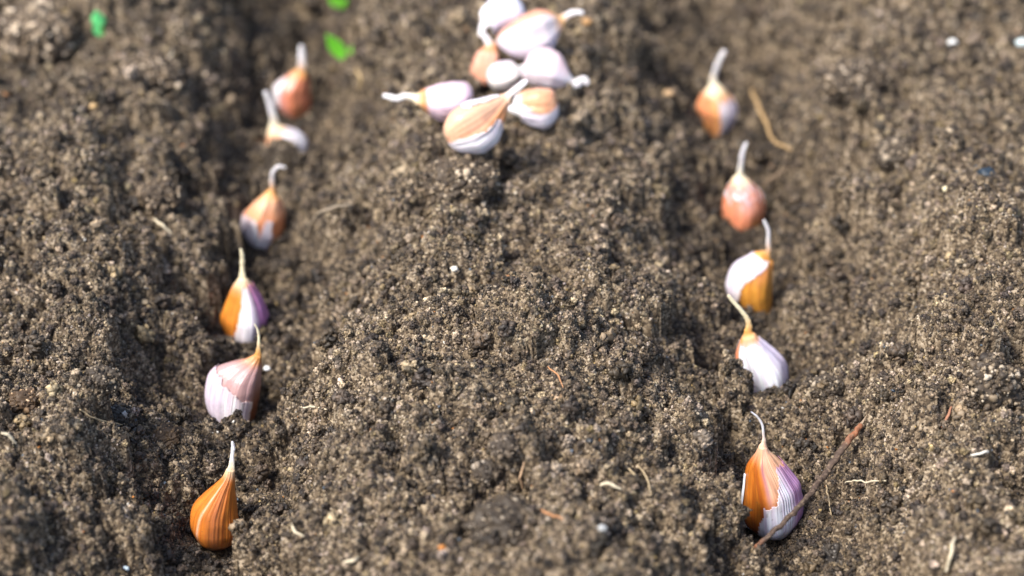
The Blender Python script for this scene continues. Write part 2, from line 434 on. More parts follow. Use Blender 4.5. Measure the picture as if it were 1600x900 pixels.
def make_clove(label, st, stem, anchor, tilt=8, deep=0.82, keel=0.5, base=OR, paint=None, shell=None, shell_col=None,
               stem_cols=(AMB, WHT), seed=1, sink=0.0, group="garlic cloves planted in the furrows", lift=0.0, pleat=1.0, strip=None, ridge_t=None):
    """st: outline of the body from its root end to its neck as (x, y, half width); stem: the same for the dry tip.
    The outline is laid on a real plane through `anchor` leaning back by `tilt` degrees, and given depth."""
    t = math.radians(tilt); nrm = np.array([0, -math.cos(t), math.sin(t)])
    p0 = np.array(anchor, float) + np.array([0, 0, lift])
    stem = [(a_, b_, c_*0.88) for a_, b_, c_ in stem]
    pts = list(st)+list(stem); nb = len(st)
    P = np.array(pts, float)
    seg = np.hypot(np.diff(P[:, 0]), np.diff(P[:, 1])); T = np.concatenate([[0], np.cumsum(seg)])
    tb = T[nb-1]
    s1 = tb*(1-np.cos(np.linspace(0, math.pi/2, 30)))*0.4; s1 = s1[s1 < tb*0.25]
    tq_b = np.concatenate([s1, np.linspace(tb*0.25, tb, 84)])
    tq_s = np.linspace(tb, T[-1], 46)[1:]
    tq = np.concatenate([tq_b, tq_s]); NB = len(tq_b)
    cx = catmull(T, P[:, 0], tq); cy = catmull(T, P[:, 1], tq)
    hw = np.sqrt(np.maximum(pchip(T, P[:, 2]**2, tq), 0.0)); hw[0] = 0.02; hw[-1] = 0.05
    tx = np.gradient(cx); ty = np.gradient(cy); tl = np.hypot(tx, ty); tx /= tl; ty /= tl
    if nb > 3:                                                        # the body's sections stay square to its main axis
        bx = P[nb-1, 0]-P[0, 0]; by = P[nb-1, 1]-P[0, 1]; bl = math.hypot(bx, by)
        w_ = 1-smooth(NB-12, NB+8, np.arange(len(tq)))
        tx = tx*(1-w_)+bx/bl*w_; ty = ty*(1-w_)+by/bl*w_; tl = np.hypot(tx, ty); tx /= tl; ty /= tl
    nxp, nyp = -ty, tx                                                # image normal; make it point right-ish
    if nxp[NB//2] < 0 or (abs(nxp[NB//2]) < 0.3 and nyp[NB//2] > 0): nxp, nyp = -nxp, -nyp
    NT = 128; th = np.linspace(0, 2*math.pi, NT, endpoint=False)
    fs = np.clip(tq/tb, 0, 1)
    r_ = np.random.default_rng(seed); ph = r_.uniform(0, 100)
    ridge_t = r_.uniform(-0.5, 0.5) if ridge_t is None else ridge_t
    rings = []
    lat = np.sin(th); fr = np.cos(th)
    # section: a rounded wedge with a keel, lateral extent always 1
    kk = keel*np.exp(-((np.angle(np.exp(1j*(th-ridge_t))))/0.45)**2)
    for i in range(len(tq)):
        c = on_plane(cx[i], cy[i], p0, nrm)
        e = on_plane(cx[i]+nxp[i], cy[i]+nyp[i], p0, nrm)-c            # world size of one pixel across
        sc = np.linalg.norm(e); e /= sc; R = hw[i]*sc
        v = fs[i]; body = 1.0 if i < NB else 0.0
        pl = 0.045*pleat*body*smooth(0.25, 0.95, v)*np.sin(th*8+ph+2*np.sin(th*2+ph)) + 0.012*body*perlin(th/math.pi*6+ph, np.full(NT, v*1.2), seed)
        pl = pl + 0.045*body*np.cos(3*(th-ridge_t))*(1-smooth(.75, 1, v))
        pl = pl + 0.03*perlin(np.sin(th)*1.6+ph, np.cos(th)*1.6+v*3, seed+3)*body
        dp = deep if body else 0.55
        if not body: pl = pl + 0.22*perlin(np.full(NT, tq[i]*0.16+ph), th*0.0, seed+33)+0.10*np.sin(th*3+tq[i]*0.12+ph)
        fk = fr*dp*(1+kk*body*0.35*(1-0.5*v))
        fk = np.where(fr < 0, fr*dp*0.78, fk)                          # flatter on the far side
        ring = c[None, :] + (lat*(1+pl))[:, None]*R*e[None, :] + (fk*(1+pl))[:, None]*R*nrm[None, :]
        rings.append(ring)
    Rg = np.array(rings)
    Vv = np.repeat(fs[:, None], NT, 1); LA = np.repeat(lat[None, :], len(tq), 0); FR = np.repeat(fr[None, :], len(tq), 0); TH = np.repeat(th[None, :], len(tq), 0)
    fib = 0.5+0.5*perlin(np.sin(TH)*14+ph, np.cos(TH)*14+Vv*0.5, seed+9)+0.35*perlin(np.sin(TH)*34+ph, np.cos(TH)*34+Vv*0.8, seed+19)
    col = np.ones(Rg.shape)*base
    streak = smooth(0.10, 0.55, perlin(np.sin(TH)*7+ph, np.cos(TH)*7+Vv*0.9, seed+29)+0.15*perlin(Vv*9, TH*3, seed))
    col = mixc(col, base*np.array((0.62, 0.42, 0.5)), 0.55*streak)
    thin = smooth(0.32, 0.42, perlin(np.sin(TH)*16+ph, np.cos(TH)*16+Vv*1.1, seed+39))
    col = mixc(col, ORD*0.8, 0.5*thin*smooth(0.0, 0.2, Vv))
    col = col*(1+0.16*fbm(TH*3, Vv*7, seed+77, 3))[..., None]
    if paint is not None: col = paint(col, Vv, LA, FR, TH)
    col = mixc(col, stem_cols[0], .6*smooth(.86, 1.0, Vv))
    col = np.clip(col, 0.01, 0.88)
    dust = smooth(-0.05, 0.55, fbm(TH*6+ph, Vv*14, seed+201, 3))*(1-smooth(0.0, 0.5, Vv))*0.28 + 0.7*smooth(0.60, 0.75, perlin(TH*13, Vv*34+ph, seed+203))*(1-smooth(.2, 1.0, Vv))
    dust = np.clip(dust, 0, .9)*(0.5 if group.startswith("garlic cloves heaped") else 1)
    col = mixc(col, np.array((.13, .095, .06)), dust)
    origin = Rg[0].mean(0) + np.array([0, 0, -sink])
    root = bpy.data.objects.new("garlic_clove", None); C.objects.link(root); root.location = origin
    root.empty_display_size = 0.01
    tag(root, label, "garlic clove", group)
    def grid(lo, hi, name, mat, G, colr, mask=None, close0=True, close1=True, offs=0.0):
        g = G[lo:hi]; nn = hi-lo
        ii = np.arange(nn*NT).reshape(nn, NT)
        nxt = np.roll(ii, -1, 1)
        f = np.stack([ii[:-1], nxt[:-1], nxt[1:], ii[1:]], -1).reshape(-1, 4)
        if mask is not None:
            mk = mask[lo:hi]; mm = (mk[:-1] & np.roll(mk, -1, 1)[:-1] & np.roll(mk, -1, 1)[1:] & mk[1:]).reshape(-1)
            f = f[mm]
        vv = g.reshape(-1, 3)-Rg[0].mean(0); cc = colr[lo:hi].reshape(-1, 3); fb = fib[lo:hi].reshape(-1)
        if mask is not None:
            used = np.unique(f); remap = np.zeros(len(vv), int); remap[used] = np.arange(len(used)); f = remap[f]; vv = vv[used]; cc = cc[used]; fb = fb[used]
        o = mesh_np(name, vv, f, mat, root, {"skin": cc})
        at = o.data.attributes.new("fibre", 'FLOAT', 'POINT'); at.data.foreach_set("value", fb.astype(np.float32))
        return o
    grid(0, NB, "clove_body", M_skin, Rg, col)
    # dry tip
    sv = np.clip((tq-tb)/(T[-1]-tb), 0, 1); sc_ = np.ones(Rg.shape)
    mm = smooth(0.0, 0.55, np.repeat(sv[:, None], NT, 1))
    neckc = col[NB-1].mean(0)
    scol = mixc(mixc(np.ones(Rg.shape)*neckc, stem_cols[0], smooth(0, 0.12, np.repeat(sv[:, None], NT, 1))), stem_cols[1], mm)
    scol = mixc(scol, np.array((.45, .30, .17)), .28*smooth(.2, .5, perlin(np.sin(TH)*2+ph, np.repeat(sv[:, None], NT, 1)*5, seed+53)))
    scol = scol*1.1*(1-0.12*smooth(0.1, 0.5, perlin(TH*2, np.repeat(sv[:, None], NT, 1)*7+ph, seed+51)))[..., None]
    grid(NB-1, len(tq), "dry_tip", M_stem, Rg, scol)
    # papery outer skin, torn
    if shell is not None:
        th3 = perlin(TH*4+ph, Vv*11, seed+61)*0.5+0.35*perlin(np.sin(TH)*10, Vv*4+ph, seed+63)
        mval = shell(Vv, LA, FR, TH)+0.10*th3
        mask = (mval > 0) & (np.arange(len(tq))[:, None] < NB-2) & (np.arange(len(tq))[:, None] > 1)
        du = np.roll(Rg, -1, 1)-np.roll(Rg, 1, 1); dv = np.gradient(Rg, axis=0)
        nr = np.cross(du, dv); nr /= np.maximum(np.linalg.norm(nr, axis=-1, keepdims=True), 1e-9)
        cent = Rg.mean(1, keepdims=True); sgn = np.sign(((Rg-cent)*nr).sum(-1, keepdims=True)); nr *= sgn
        edge = np.exp(-np.clip(mval, 0, 1)/0.06)
        off = 0.00028+0.00045*edge*(0.5+0.5*perlin(TH*5, Vv*8, seed+71))
        G2 = Rg+nr*off[..., None]
        sc2 = np.ones(Rg.shape)*(WHT if shell_col is None else 1)
        if shell_col is not None: sc2 = shell_col(sc2, Vv, LA, FR, TH)
        st2 = smooth(0.05, 0.5, perlin(np.sin(TH)*13+ph, np.cos(TH)*13+Vv*0.6, seed+81))
        sc2 = mixc(sc2, sc2*np.array((0.80, 0.66, 0.80)), 0.55*st2)
        vein = smooth(0.30, 0.46, np.abs(perlin(np.sin(TH)*22+ph, np.cos(TH)*22+Vv*1.0, seed+85)))
        sc2 = mixc(sc2, sc2*np.array((0.74, 0.56, 0.66)), 0.5*vein)
        sc2 = mixc(sc2, sc2*0.55+np.asarray(base)*0.45, 0.75*np.exp(-np.clip(mval, 0, 1)/0.10))      # thin torn edge lets the brown show through
        sc2 = np.clip(sc2*(1+0.10*fbm(TH*5, Vv*9, seed+91, 3))[..., None], 0.02, 0.86)
        sc2 = mixc(sc2, np.array((.16, .12, .08)), dust*.8)
        o = grid(0, NB, "papery_skin", M_paper, G2, sc2, mask=mask)
        sm = o.modifiers.new("thickness", 'SOLIDIFY'); sm.thickness = 0.00012; sm.offset = 0
    if strip is not None:     # a curled strip of peel along one edge
        sg, sa, sb = strip
        k0, k1 = int(sa*NB), int(sb*NB)
        Ls = []
        for i in range(k0, k1):
            v = (i-k0)/(k1-k0)
            e = Rg[i, NT//4]-Rg[i, 3*NT//4]; Rr = np.linalg.norm(e)/2; e = e/max(2*Rr, 1e-9)
            cc = Rg[i, NT//4 if sg > 0 else 3*NT//4]-sg*e*0.0006
            wd = 0.0007*math.sin(math.pi*min(max(v, 0.02), 0.98))+0.0003
            for q in range(7):
                a = -1.2+2.4*q/6
                Ls.append(cc+sg*e*(0.0010*math.cos(a)+0.0006*(1-v))+nrm*(0.0002+wd*math.sin(a)*1.3))
        m_ = k1-k0; ii = np.arange(m_*7).reshape(m_, 7)
        f = np.stack([ii[:-1, :-1], ii[:-1, 1:], ii[1:, 1:], ii[1:, :-1]], -1).reshape(-1, 4)
        o = mesh_np("peel_strip", np.array(Ls)-Rg[0].mean(0), f, M_paper, root, {"skin": np.ones((m_*7, 3))*np.array((0.72, 0.74, 0.80))})
        sm = o.modifiers.new("thickness", 'SOLIDIFY'); sm.thickness = 0.0002; sm.offset = 0
    return root

def row(lr):      # rows of (y, left, right) -> stations
    return [((a+b)/2, y, (b-a)/2) for y, a, b in lr]
def body(bottom, rows):
    return [(bottom[0], bottom[1], 0.0)]+row(rows)
def anchor(px, py, back=0.0):      # the furrow floor, a little under the loose soil
    p = on_z(px, py, 0.0005); return p+np.array([0, back, 0])

# --- left furrow, front to back
make_clove("glossy orange-brown clove with a short white tip, nearest in the left furrow",
    body((338, 856), [(848, 314, 358), (838, 302, 367), (822, 295, 371.5), (808, 296, 372), (795.6, 300, 370.5), (778, 315, 368.5), (761.8, 332, 366.5), (745, 348, 367), (734, 353.5, 367)]),
    [(361.5, 728, 5.4), (363, 711, 3.2), (364.5, 700, 3.4), (362.5, 689, 1.6)], anchor(336, 846, 0.004), seed=11, ridge_t=-0.35, base=OR*np.array((0.95, 0.84, 0.8)),
    paint=lambda c, v, a, f, t: mixc(mixc(mixc(c, SAL, .35*np.exp(-((a-.15)/.3)**2)), PEACH, 0.75*np.exp(-((a+0.62-0.25*v)/0.05)**2)*smooth(.1, .3, v)), BRN, 0.5*smooth(.86, 1, 1-v)),  # salmon band paints a broad highlight into the skin colour
    stem_cols=(CRM, WHT*0.95))
make_clove("pale purplish clove with torn white skin and orange foot, second in the left furrow",
    body((376, 672), [(667, 352, 396), (658, 335, 400), (643.6, 325, 403), (626.7, 322, 405), (612, 323, 408), (598, 326, 410), (584, 336, 410), (573, 358, 410), (563, 385, 409), (556, 396, 409)]),
    [(403.5, 548, 4.0), (404.5, 535, 2.6), (404, 522, 2.2), (401, 512, 1.6), (397, 506, 1.0)], anchor(367, 660, 0.004), seed=12,
    base=np.array((0.50, 0.19, 0.09)), paint=lambda c, v, a, f, t: mixc(mixc(c, np.array((0.46, 0.28, 0.27)), smooth(.40, .55, v)*(1-smooth(.8, 1, v))), BRN, 0.8*smooth(.55, .85, a)*(1-smooth(.5, .8, v))),
    shell=lambda v, a, f, t: np.minimum(np.minimum((0.60-0.12*a-v)*1.4, (v-0.16-0.20*a)*1.6), np.minimum((0.72-a)*.7, f+0.3)),
    shell_col=lambda c, v, a, f, t: mixc(c*WHT, LAV, 0.7*smooth(0.1, -.8, a)), stem_cols=(AMB, CRM))
make_clove("clove striped orange, white and magenta, third in the left furrow",
    body((379, 540), [(536, 362, 397), (529, 354, 408), (515.5, 345, 417), (498, 344.8, 419.5), (481, 350, 415), (464, 357, 407), (446.6, 364, 395), (436, 371, 387)]),
    [(379, 428, 4.8), (378.5, 415, 4), (378.5, 403, 3.8), (376, 388, 1.8)], anchor(382, 530, 0.004), seed=13, base=OR,
    paint=lambda c, v, a, f, t: mixc(c, PEACH, 0.5*smooth(.75, 1, v)),
    shell=lambda v, a, f, t: np.minimum(np.minimum((a+0.42-0.45*v)*.8, (0.93-v)*.9), (f+0.6)),
    shell_col=lambda c, v, a, f, t: mixc(mixc(c*WHT, PUR, smooth(.45, .75, a)), LAV, 0.5*smooth(.1, .4, a)*(a < .5)), stem_cols=(CRM, CRM))
make_clove("orange and white clove with hooked thin tip, fourth in the left furrow",
    body((421, 392), [(390, 408, 433), (384.6, 396, 436), (374, 382.6, 440), (357, 377, 445), (340, 379, 445), (322.6, 391, 442), (311, 403, 438), (303, 414, 433)]),
    [(425.5, 296, 5.2), (424.5, 281, 3.9), (426.5, 268, 3.4), (434, 260.5, 3), (447, 262, 1.6)], anchor(414, 383, 0.004), seed=14,
    base=SAL*np.array((1.05, 1.15, 0.9)), paint=lambda c, v, a, f, t: mixc(c, PEACH, 0.55*smooth(.5, .9, v)),
    shell=lambda v, a, f, t: np.minimum(np.minimum((0.52-a)*.8, (0.66-0.22*np.exp(-((a+0.05)/0.10)**2)-v)*1.2), np.minimum((v-0.05-0.15*smooth(0, .4, a))*1.2, f+0.5)),
    shell_col=lambda c, v, a, f, t: mixc(c*WHT, LAV, 0.45*smooth(-.3, -.9, a)), stem_cols=(AMB, WHT*0.92))
make_clove("half buried clove with kinked white tip and pale rim behind a round clod",
    body((452, 258), [(254, 430, 480), (246, 422, 485), (236, 417, 483), (226, 415, 477), (216, 415, 466), (208, 416, 452), (202, 417, 442)]),
    [(428, 195, 8.5), (427, 184, 6), (423.5, 168, 5.2), (419, 155, 4.6), (413.5, 142, 3.2)], anchor(450, 246, 0.004), seed=15,
    base=np.array((0.80, 0.42, 0.24)), shell=lambda v, a, f, t: np.minimum((a-0.38)*.9, .93-v), shell_col=lambda c, v, a, f, t: mixc(c*WHT, np.array((.6, .38, .66)), .8*smooth(.35, .05, v)),
    stem_cols=(CRM, WHT))
make_clove("salmon pink clove with a pale spot on its left, farthest in the left furrow",
    body((466, 189), [(186, 450, 480), (180, 444, 482), (171, 436, 484), (155.5, 428, 485), (140, 427, 483), (124, 441, 481), (115, 456, 479)]),
    [(470.5, 108, 7), (472, 93, 6.2), (471.5, 80, 5.4), (470.5, 70, 3.6)], anchor(464, 181, 0.004), seed=16,
    base=SAL, paint=lambda c, v, a, f, t: mixc(mixc(c, np.array((.74, .36, .34)), 0.6*smooth(0, -.5, a)), AMB, .35*np.exp(-((a-.4)/.25)**2)*(1-smooth(.2, .6, v))),
    shell=lambda v, a, f, t: 0.30-np.hypot((a+0.85)*.8, (v-0.62)), shell_col=lambda c, v, a, f, t: c*WHT, stem_cols=(AMB, WHT*0.92))
# --- right furrow, front to back
make_clove("large clove with brown left half, torn white skin and purple right edge, behind the twig",
    body((1218, 834), [(829, 1196, 1238), (822, 1180, 1245), (808, 1162, 1253), (793, 1158, 1254.6), (779, 1158.5, 1252), (764.5, 1160, 1249), (750, 1162, 1239), (735.6, 1164, 1228), (721, 1168, 1215), (706.7, 1180, 1202.6), (699, 1185, 1199)]),
    [(1193.5, 691, 3.8), (1192.5, 678, 2.2), (1191, 664, 2.0), (1184.5, 652.5, 1.7), (1173, 643, 0.9)], anchor(1214, 824, 0.004), seed=17, keel=0.8, ridge_t=-0.1,
    base=OR*np.array((.78, .70, .60)), paint=lambda c, v, a, f, t: mixc(mixc(mixc(c, PEACH, 0.75*smooth(-.25, .05, a-0.3*(v-.7))*smooth(.42, .66, v)), PUR*0.6, .45*np.exp(-((a+.12)/.10)**2)*smooth(.35, .7, v)*(1-smooth(.85, 1, v))), ORD, np.clip(.75*(1-smooth(.02, .45, v))+.6*smooth(.0, .5, perlin(a*3.2+v*1.5, v*1.3+4, 8)), 0, .85)),
    shell=lambda v, a, f, t: np.minimum(np.minimum((a+0.78-0.95*v)*.7, (0.53+0.27*smooth(0.0, .7, a)-v)*1.1), f+0.6),
    shell_col=lambda c, v, a, f, t: mixc(c*np.array((.76, .76, .82)), PUR, 0.85*smooth(.50, .85, a)), stem_cols=(np.array((.8, .52, .36)), WHT*0.95), strip=(-1, .10, .74))
make_clove("clove wrapped in white papery skin with a crooked tan tip, second in the right furrow",
    body((1195, 622), [(619, 1168, 1226), (613, 1157, 1233), (603, 1154, 1235), (590, 1154.5, 1234), (573, 1153.5, 1227), (556.7, 1151.5, 1212), (545, 1151.5, 1199), (534, 1155, 1187), (526, 1159, 1181)]),
    [(1168.5, 519, 7), (1170, 508, 5.4), (1167.5, 498, 4.2), (1158, 485, 3.6), (1147, 473, 3.4), (1137, 460, 2.4)], anchor(1196, 612, 0.004), seed=18, pleat=2.2,
    base=np.array((0.70, 0.60, 0.66)), paint=lambda c, v, a, f, t: mixc(mixc(c, SAL, smooth(.75, .92, -a)), PNK, .4*smooth(.75, 1, v)),
    shell=lambda v, a, f, t: np.minimum(np.minimum(a+0.86, (.93-v)), (v-0.05+0.02*a)),
    shell_col=lambda c, v, a, f, t: mixc(c*np.array((.82, .83, .86)), LAV, 0.8*smooth(.4, .95, a)), stem_cols=(AMB*1.2, CRM))
make_clove("amber clove with a white band on its left shoulder, third in the right furrow",
    body((1184, 493), [(490, 1168, 1201), (483, 1156, 1207), (466.7, 1142, 1208.5), (450, 1136, 1209), (433, 1139.5, 1209), (416.7, 1150, 1208.5), (406, 1166, 1208), (400, 1180, 1206)]),
    [(1200, 393, 4), (1200.5, 378, 3.8), (1200, 360, 3.2), (1193, 343, 2.4)], anchor(1185, 483, 0.004), seed=19,
    base=AMB, paint=lambda c, v, a, f, t: mixc(c, SAL, .35*smooth(.5, .9, v)),
    shell=lambda v, a, f, t: np.minimum((-0.95+1.0*v+0.5*smooth(.6, .9, v)-a)*.7, (v-0.14)*1.5+0*(a)), shell_col=lambda c, v, a, f, t: mixc(c*WHT, LAV, .5*smooth(-.5, -1, a)), stem_cols=(AMB, WHT*.9))
make_clove("pink-orange rounded clove with pale flecks at its shoulder, fourth in the right furrow",
    body((1162, 361), [(358, 1144, 1180), (352, 1136, 1187), (343, 1130, 1194), (325, 1128.7, 1196.5), (306.6, 1131.6, 1191), (292, 1137, 1180), (281, 1143, 1170)]),
    [(1156.5, 272, 5.6), (1157.3, 258, 4.2), (1160, 239, 3.8), (1167, 222, 2.6)], anchor(1162, 352, 0.004), seed=20,
    base=SAL*np.array((1.05, 1.1, 1.1)), paint=lambda c, v, a, f, t: mixc(mixc(c, np.array((.78, .45, .42)), .6*np.exp(-((a-.1)/.5)**2)*smooth(.3, .7, v)), AMB, .5*np.exp(-((a-.5)/.3)**2)*(1-smooth(.2, .5, v))),
    shell=lambda v, a, f, t: np.minimum(0.055+0.30*perlin(t*5, v*7, 4)-np.abs(v-.80)*.9, f), stem_cols=(CRM, WHT*.9))
make_clove("clove half orange, half lavender, farthest in the right furrow",
    body((1115, 216), [(213, 1103, 1124), (207, 1101, 1134), (200, 1099.5, 1141), (185.6, 1096, 1149), (171, 1090, 1151), (152.6, 1095, 1143), (140, 1103, 1132)]),
    [(1115, 128, 6), (1116, 116, 5), (1122, 98, 4.6), (1133, 78, 3.4)], anchor(1118, 207, 0.004), seed=21,
    base=np.array((.72, .33, .12)), paint=lambda c, v, a, f, t: mixc(c, SAL, .6*smooth(.3, .6, v)*smooth(0, -.6, a)),
    shell=lambda v, a, f, t: np.minimum((a-0.05)*.8, .86-v), shell_col=lambda c, v, a, f, t: mixc(c*WHT, LAV, .5*smooth(.2, .8, a)), stem_cols=(CRM, WHT*.9))

# --- the heap on the middle bank
PG = "garlic cloves heaped on the middle bank"
def pile(label, st, stem, at, h, **kw):
    st = [(q[0], q[1])+tuple(k*1.09 for k in q[2:]) for q in st]
    p = hit(*at)+np.array([0, 0, h]); kw.setdefault('tilt', 42); kw.setdefault('keel', 0.8); kw.setdefault('ridge_t', random.choice([-.5, -.3, .35, .6]))
    make_clove(label, [(st[0][0], st[0][1], 0.0)]+st[1:], stem, p, group=PG, **kw)
pile("bluish white round clove at the back of the heap, tip pointing down left",
     [(822, 22), (816, 21, 17), (804, 20, 26), (788, 20, 30), (774, 24, 27), (763, 31, 18)], [(757, 38, 8), (753, 46, 5), (751.5, 57, 4)], (790, 62), 0.010, base=np.array((.76, .76, .86)), seed=31, pleat=.8,
     paint=lambda c, v, a, f, t: mixc(c*0+np.array((.74, .72, .82)), LAV, .5*smooth(0, .8, a)), stem_cols=(WHT, WHT))
pile("big white clove with orange upper edge and tip pointing right, upper right of the heap",
     [(776, 66), (781, 66, 10), (792, 65, 19), (810, 62, 27), (830, 56, 33), (848, 48, 31), (862, 40, 22), (872, 34, 12)], [(879, 29, 7), (888, 23, 5), (900, 19, 4.6), (912, 20, 3.2)], (826, 96), 0.011, base=WHT, seed=32,
     paint=lambda c, v, a, f, t: mixc(mixc(c*0+np.array((.77, .68, .70)), PNK, smooth(.30, .55, -a)), LAV, .5*smooth(.3, .9, a)), stem_cols=(AMB, WHT*.95))
pile("slim orange clove standing upright in the heap, white tip up",
     [(755, 134), (753, 128, 13), (754, 116, 17), (758, 102, 18), (763, 88, 17), (766, 76, 11)], [(763, 66, 7), (758, 58, 5), (754, 50, 4)], (756, 132), 0.006, base=PNK, seed=33, tilt=25, stem_cols=(OR, WHT),
     paint=lambda c, v, a, f, t: mixc(c, PEACH, .4*smooth(.1, .8, a)))
pile("small cream white clove in the middle of the heap",
     [(762, 126), (765, 126, 11), (774, 124, 19), (788, 120, 22), (801, 116, 20), (810, 111, 13)], [(815, 107, 7), (819, 104, 4), (822, 102, 2)], (790, 141), 0.006, base=np.array((.82, .76, .70)), seed=34, pleat=.8,
     paint=lambda c, v, a, f, t: mixc(c*0+np.array((.80, .74, .70)), LAV, .6*smooth(.3, .8, a)), stem_cols=(WHT, WHT))
pile("white clove with a curled pale tip reaching right, right side of the heap",
     [(818, 102), (822, 102, 17), (832, 103, 25), (848, 107, 29), (864, 113, 27), (878, 121, 18), (888, 127, 9)], [(894, 131, 7), (902, 129, 7), (911, 124, 6), (919, 132, 4)], (850, 142), 0.015, base=WHT, seed=35, pleat=.9,
     paint=lambda c, v, a, f, t: mixc(c*0+np.array((.76, .64, .68)), np.array((.74, .52, .54)), .8*smooth(-.2, .7, a)), stem_cols=(WHT*.9, WHT*.9))
pile("peach orange clove with a white rim, lower right of the heap",
     [(870, 158), (869, 159, 15), (860, 164, 25), (846, 168, 29), (828, 168, 25), (812, 168, 17)], [(804, 170, 10), (798, 171, 6), (795, 173, 3)], (842, 194), 0.008, base=np.array((.80, .40, .22)), seed=36,
     shell=lambda v, a, f, t: np.minimum((a-.45)+.5*smooth(.6, .95, v), f+.9), shell_col=lambda c, v, a, f, t: mixc(c*WHT, LAV, .4*smooth(.2, .6, v)), stem_cols=(WHT, WHT))
pile("lavender white clove lying at the left of the heap, long tip pointing left",
     [(739, 147), (736, 148, 12), (724, 155, 24), (708, 160, 28), (692, 161, 27), (677, 160, 22), (663, 157, 15), (654, 155, 9)], [(645, 152, 6), (633, 150, 5), (619, 153.5, 4.6), (608, 151, 4.2), (598, 149, 3)], (700, 186), 0.008, base=np.array((.78, .66, .74)), seed=37, pleat=1,
     paint=lambda c, v, a, f, t: mixc(mixc(mixc(c, np.array((.72, .50, .58)), .8), OR, smooth(.78, .9, v)), PNK, .5*smooth(.5, .9, a)*(1-smooth(.4, .7, v))), stem_cols=(CRM, WHT))
pile("orange clove with torn white skin along its belly, front of the heap",
     [(700, 222), (704, 219, 18), (715, 212, 29), (732, 203, 37), (749, 192, 36), (765, 179, 27), (778, 167, 18), (788, 157, 10)], [(796, 149, 7), (806, 140, 6), (815, 132, 5.4), (824, 125, 3.6)], (735, 236), 0.010, base=np.array((.80, .42, .25)), seed=38, keel=.7,
     paint=lambda c, v, a, f, t: mixc(mixc(c, PEACH, .55*(1-smooth(-.2, .5, a))), OR, .6*smooth(.2, .6, a)*smooth(.4, .7, v)),
     shell=lambda v, a, f, t: np.maximum(np.minimum(a-.40-.4*(v-.3), .75-v), np.minimum(-(a+.50), v-.42)), stem_cols=(PEACH, WHT))

# ------------------------------------------------------------------ clods, pebbles, roots, twig, seedlings
def attr_mat(name, rough, spec=0.4):
    m, n, l, p = new_mat(name)
    at = n.new("ShaderNodeAttribute"); at.attribute_name = "skin"; l.new(at.outputs["Color"], p.inputs["Base Color"])
    p.inputs["Roughness"].default_value = rough; p.inputs["Specular IOR Level"].default_value = spec
    return m
M_lump = attr_mat("lump_soil", 0.65, 0.45)
def clod(label, px, py, wpx, hpx, seed, tint=(1, 1, 1), cover=1.0, up=0.25, gs=1.0, at=None):
    p = hit(px, py+hpx*0.25) if at is None else at
    depth = p[1]*math.cos(PITCH)+(CAMZ-p[2])*math.sin(PITCH)
    rx = wpx/2/FPX*depth; rz = hpx/2/FPX*depth*1.05
    r = np.random.default_rng(seed)
    v, f = ico(5)
    nn = 0.30*perlin(v[:, 0]*1.5+seed+v[:, 2], v[:, 1]*1.5-v[:, 2], seed)+0.17*perlin(v[:, 0]*4-v[:, 2]*3, v[:, 1]*4+v[:, 2]*3+seed, seed+1)+0.09*perlin(v[:, 0]*11-v[:, 2]*9, v[:, 1]*11+v[:, 2]*8+seed, seed+2)
    core = v*(1+nn)[:, None]*np.array([rx, rx*0.85, rz])
    VV = [core]; FF = [f]; cc = np.ones((len(v), 3))*np.array(MID)*0.7*np.array(tint); CC = [cc]; off = len(v)
    area = 4*math.pi*rx*rz; ngr = int(area/(0.00075**2)*0.55*cover)
    gv, gf = lump(2, .5, seed+3); gv2, gf2 = lump(2, .5, seed+4)
    pick_ = r.integers(0, len(v), ngr)
    for k, i in enumerate(pick_):
        if v[i, 2] < -0.6: continue
        a, b = (gv, gf) if k % 2 else (gv2, gf2)
        s_ = (0.00022+0.00050*r.random()**2+0.0010*r.random()**14)*gs; q_ = r.uniform(0, 6.28); cq, sq = math.cos(q_), math.sin(q_)
        g_ = a[:, [0, 1, 2]] if k % 3 else a[:, [2, 0, 1]]
        g_ = np.stack([g_[:, 0]*cq-g_[:, 1]*sq, g_[:, 0]*sq+g_[:, 1]*cq, g_[:, 2]], -1)
        VV.append(g_*s_+core[i]*(1+0.03*r.random())); FF.append(b+off); off += len(a)
        u_ = r.random(); col_ = np.array([np.interp(u_, stops, palette[:, c]) for c in range(3)])*np.array(tint)
        CC.append(np.ones((len(a), 3))*col_)
    o = mesh_np("soil_clod", np.concatenate(VV), np.concatenate(FF), M_lump, cols={"skin": np.concatenate(CC)})
    o.location = p+np.array([0, 0, rz*up])
    tag(o, label, "clod", "larger clods of soil")
    return o
_c = anchor(450, 246, 0.004); _d = _c[1]*math.cos(PITCH)+(CAMZ-_c[2])*math.sin(PITCH)-0.015
clod("round clod hiding the lower part of the half buried clove", 438, 247, 62, 56, 301, up=0.0, at=CAM+ray(437, 251)*_d)
clod("large rough clod with a pointed top at the right edge", 1549, 588, 84, 88, 302, up=0.2, gs=1.2)
clod("broad overhanging clod in the middle of the central bank", 722, 285, 110, 62, 303, (1.15, 1.12, 1.08), up=0.55)
clod("wide dark blurred clod at the bottom centre", 790, 812, 118, 76, 304, (.8, .8, .8), cover=.7)
clod("smooth dark grey clod in front of the twig's lower end", 1296, 868, 58, 42, 305, (.55, .6, .72), cover=.35)
clod("brown flat clod at the far left edge above the nearest furrow clove", 42, 623, 52, 36, 306, (1.3, 1.1, .9), cover=.5)
clod("small bluish grey clod beside the pale rootlet on the left bank", 184, 646, 36, 28, 307, (.8, .9, 1.1), cover=.5)
clod("dark clod on the left bank above the bluish one", 160, 588, 52, 40, 308, (.75, .75, .75))
clod("brown clod left of the purplish clove's foot", 262, 678, 46, 36, 309, (1.3, 1.1, .85), cover=.6)
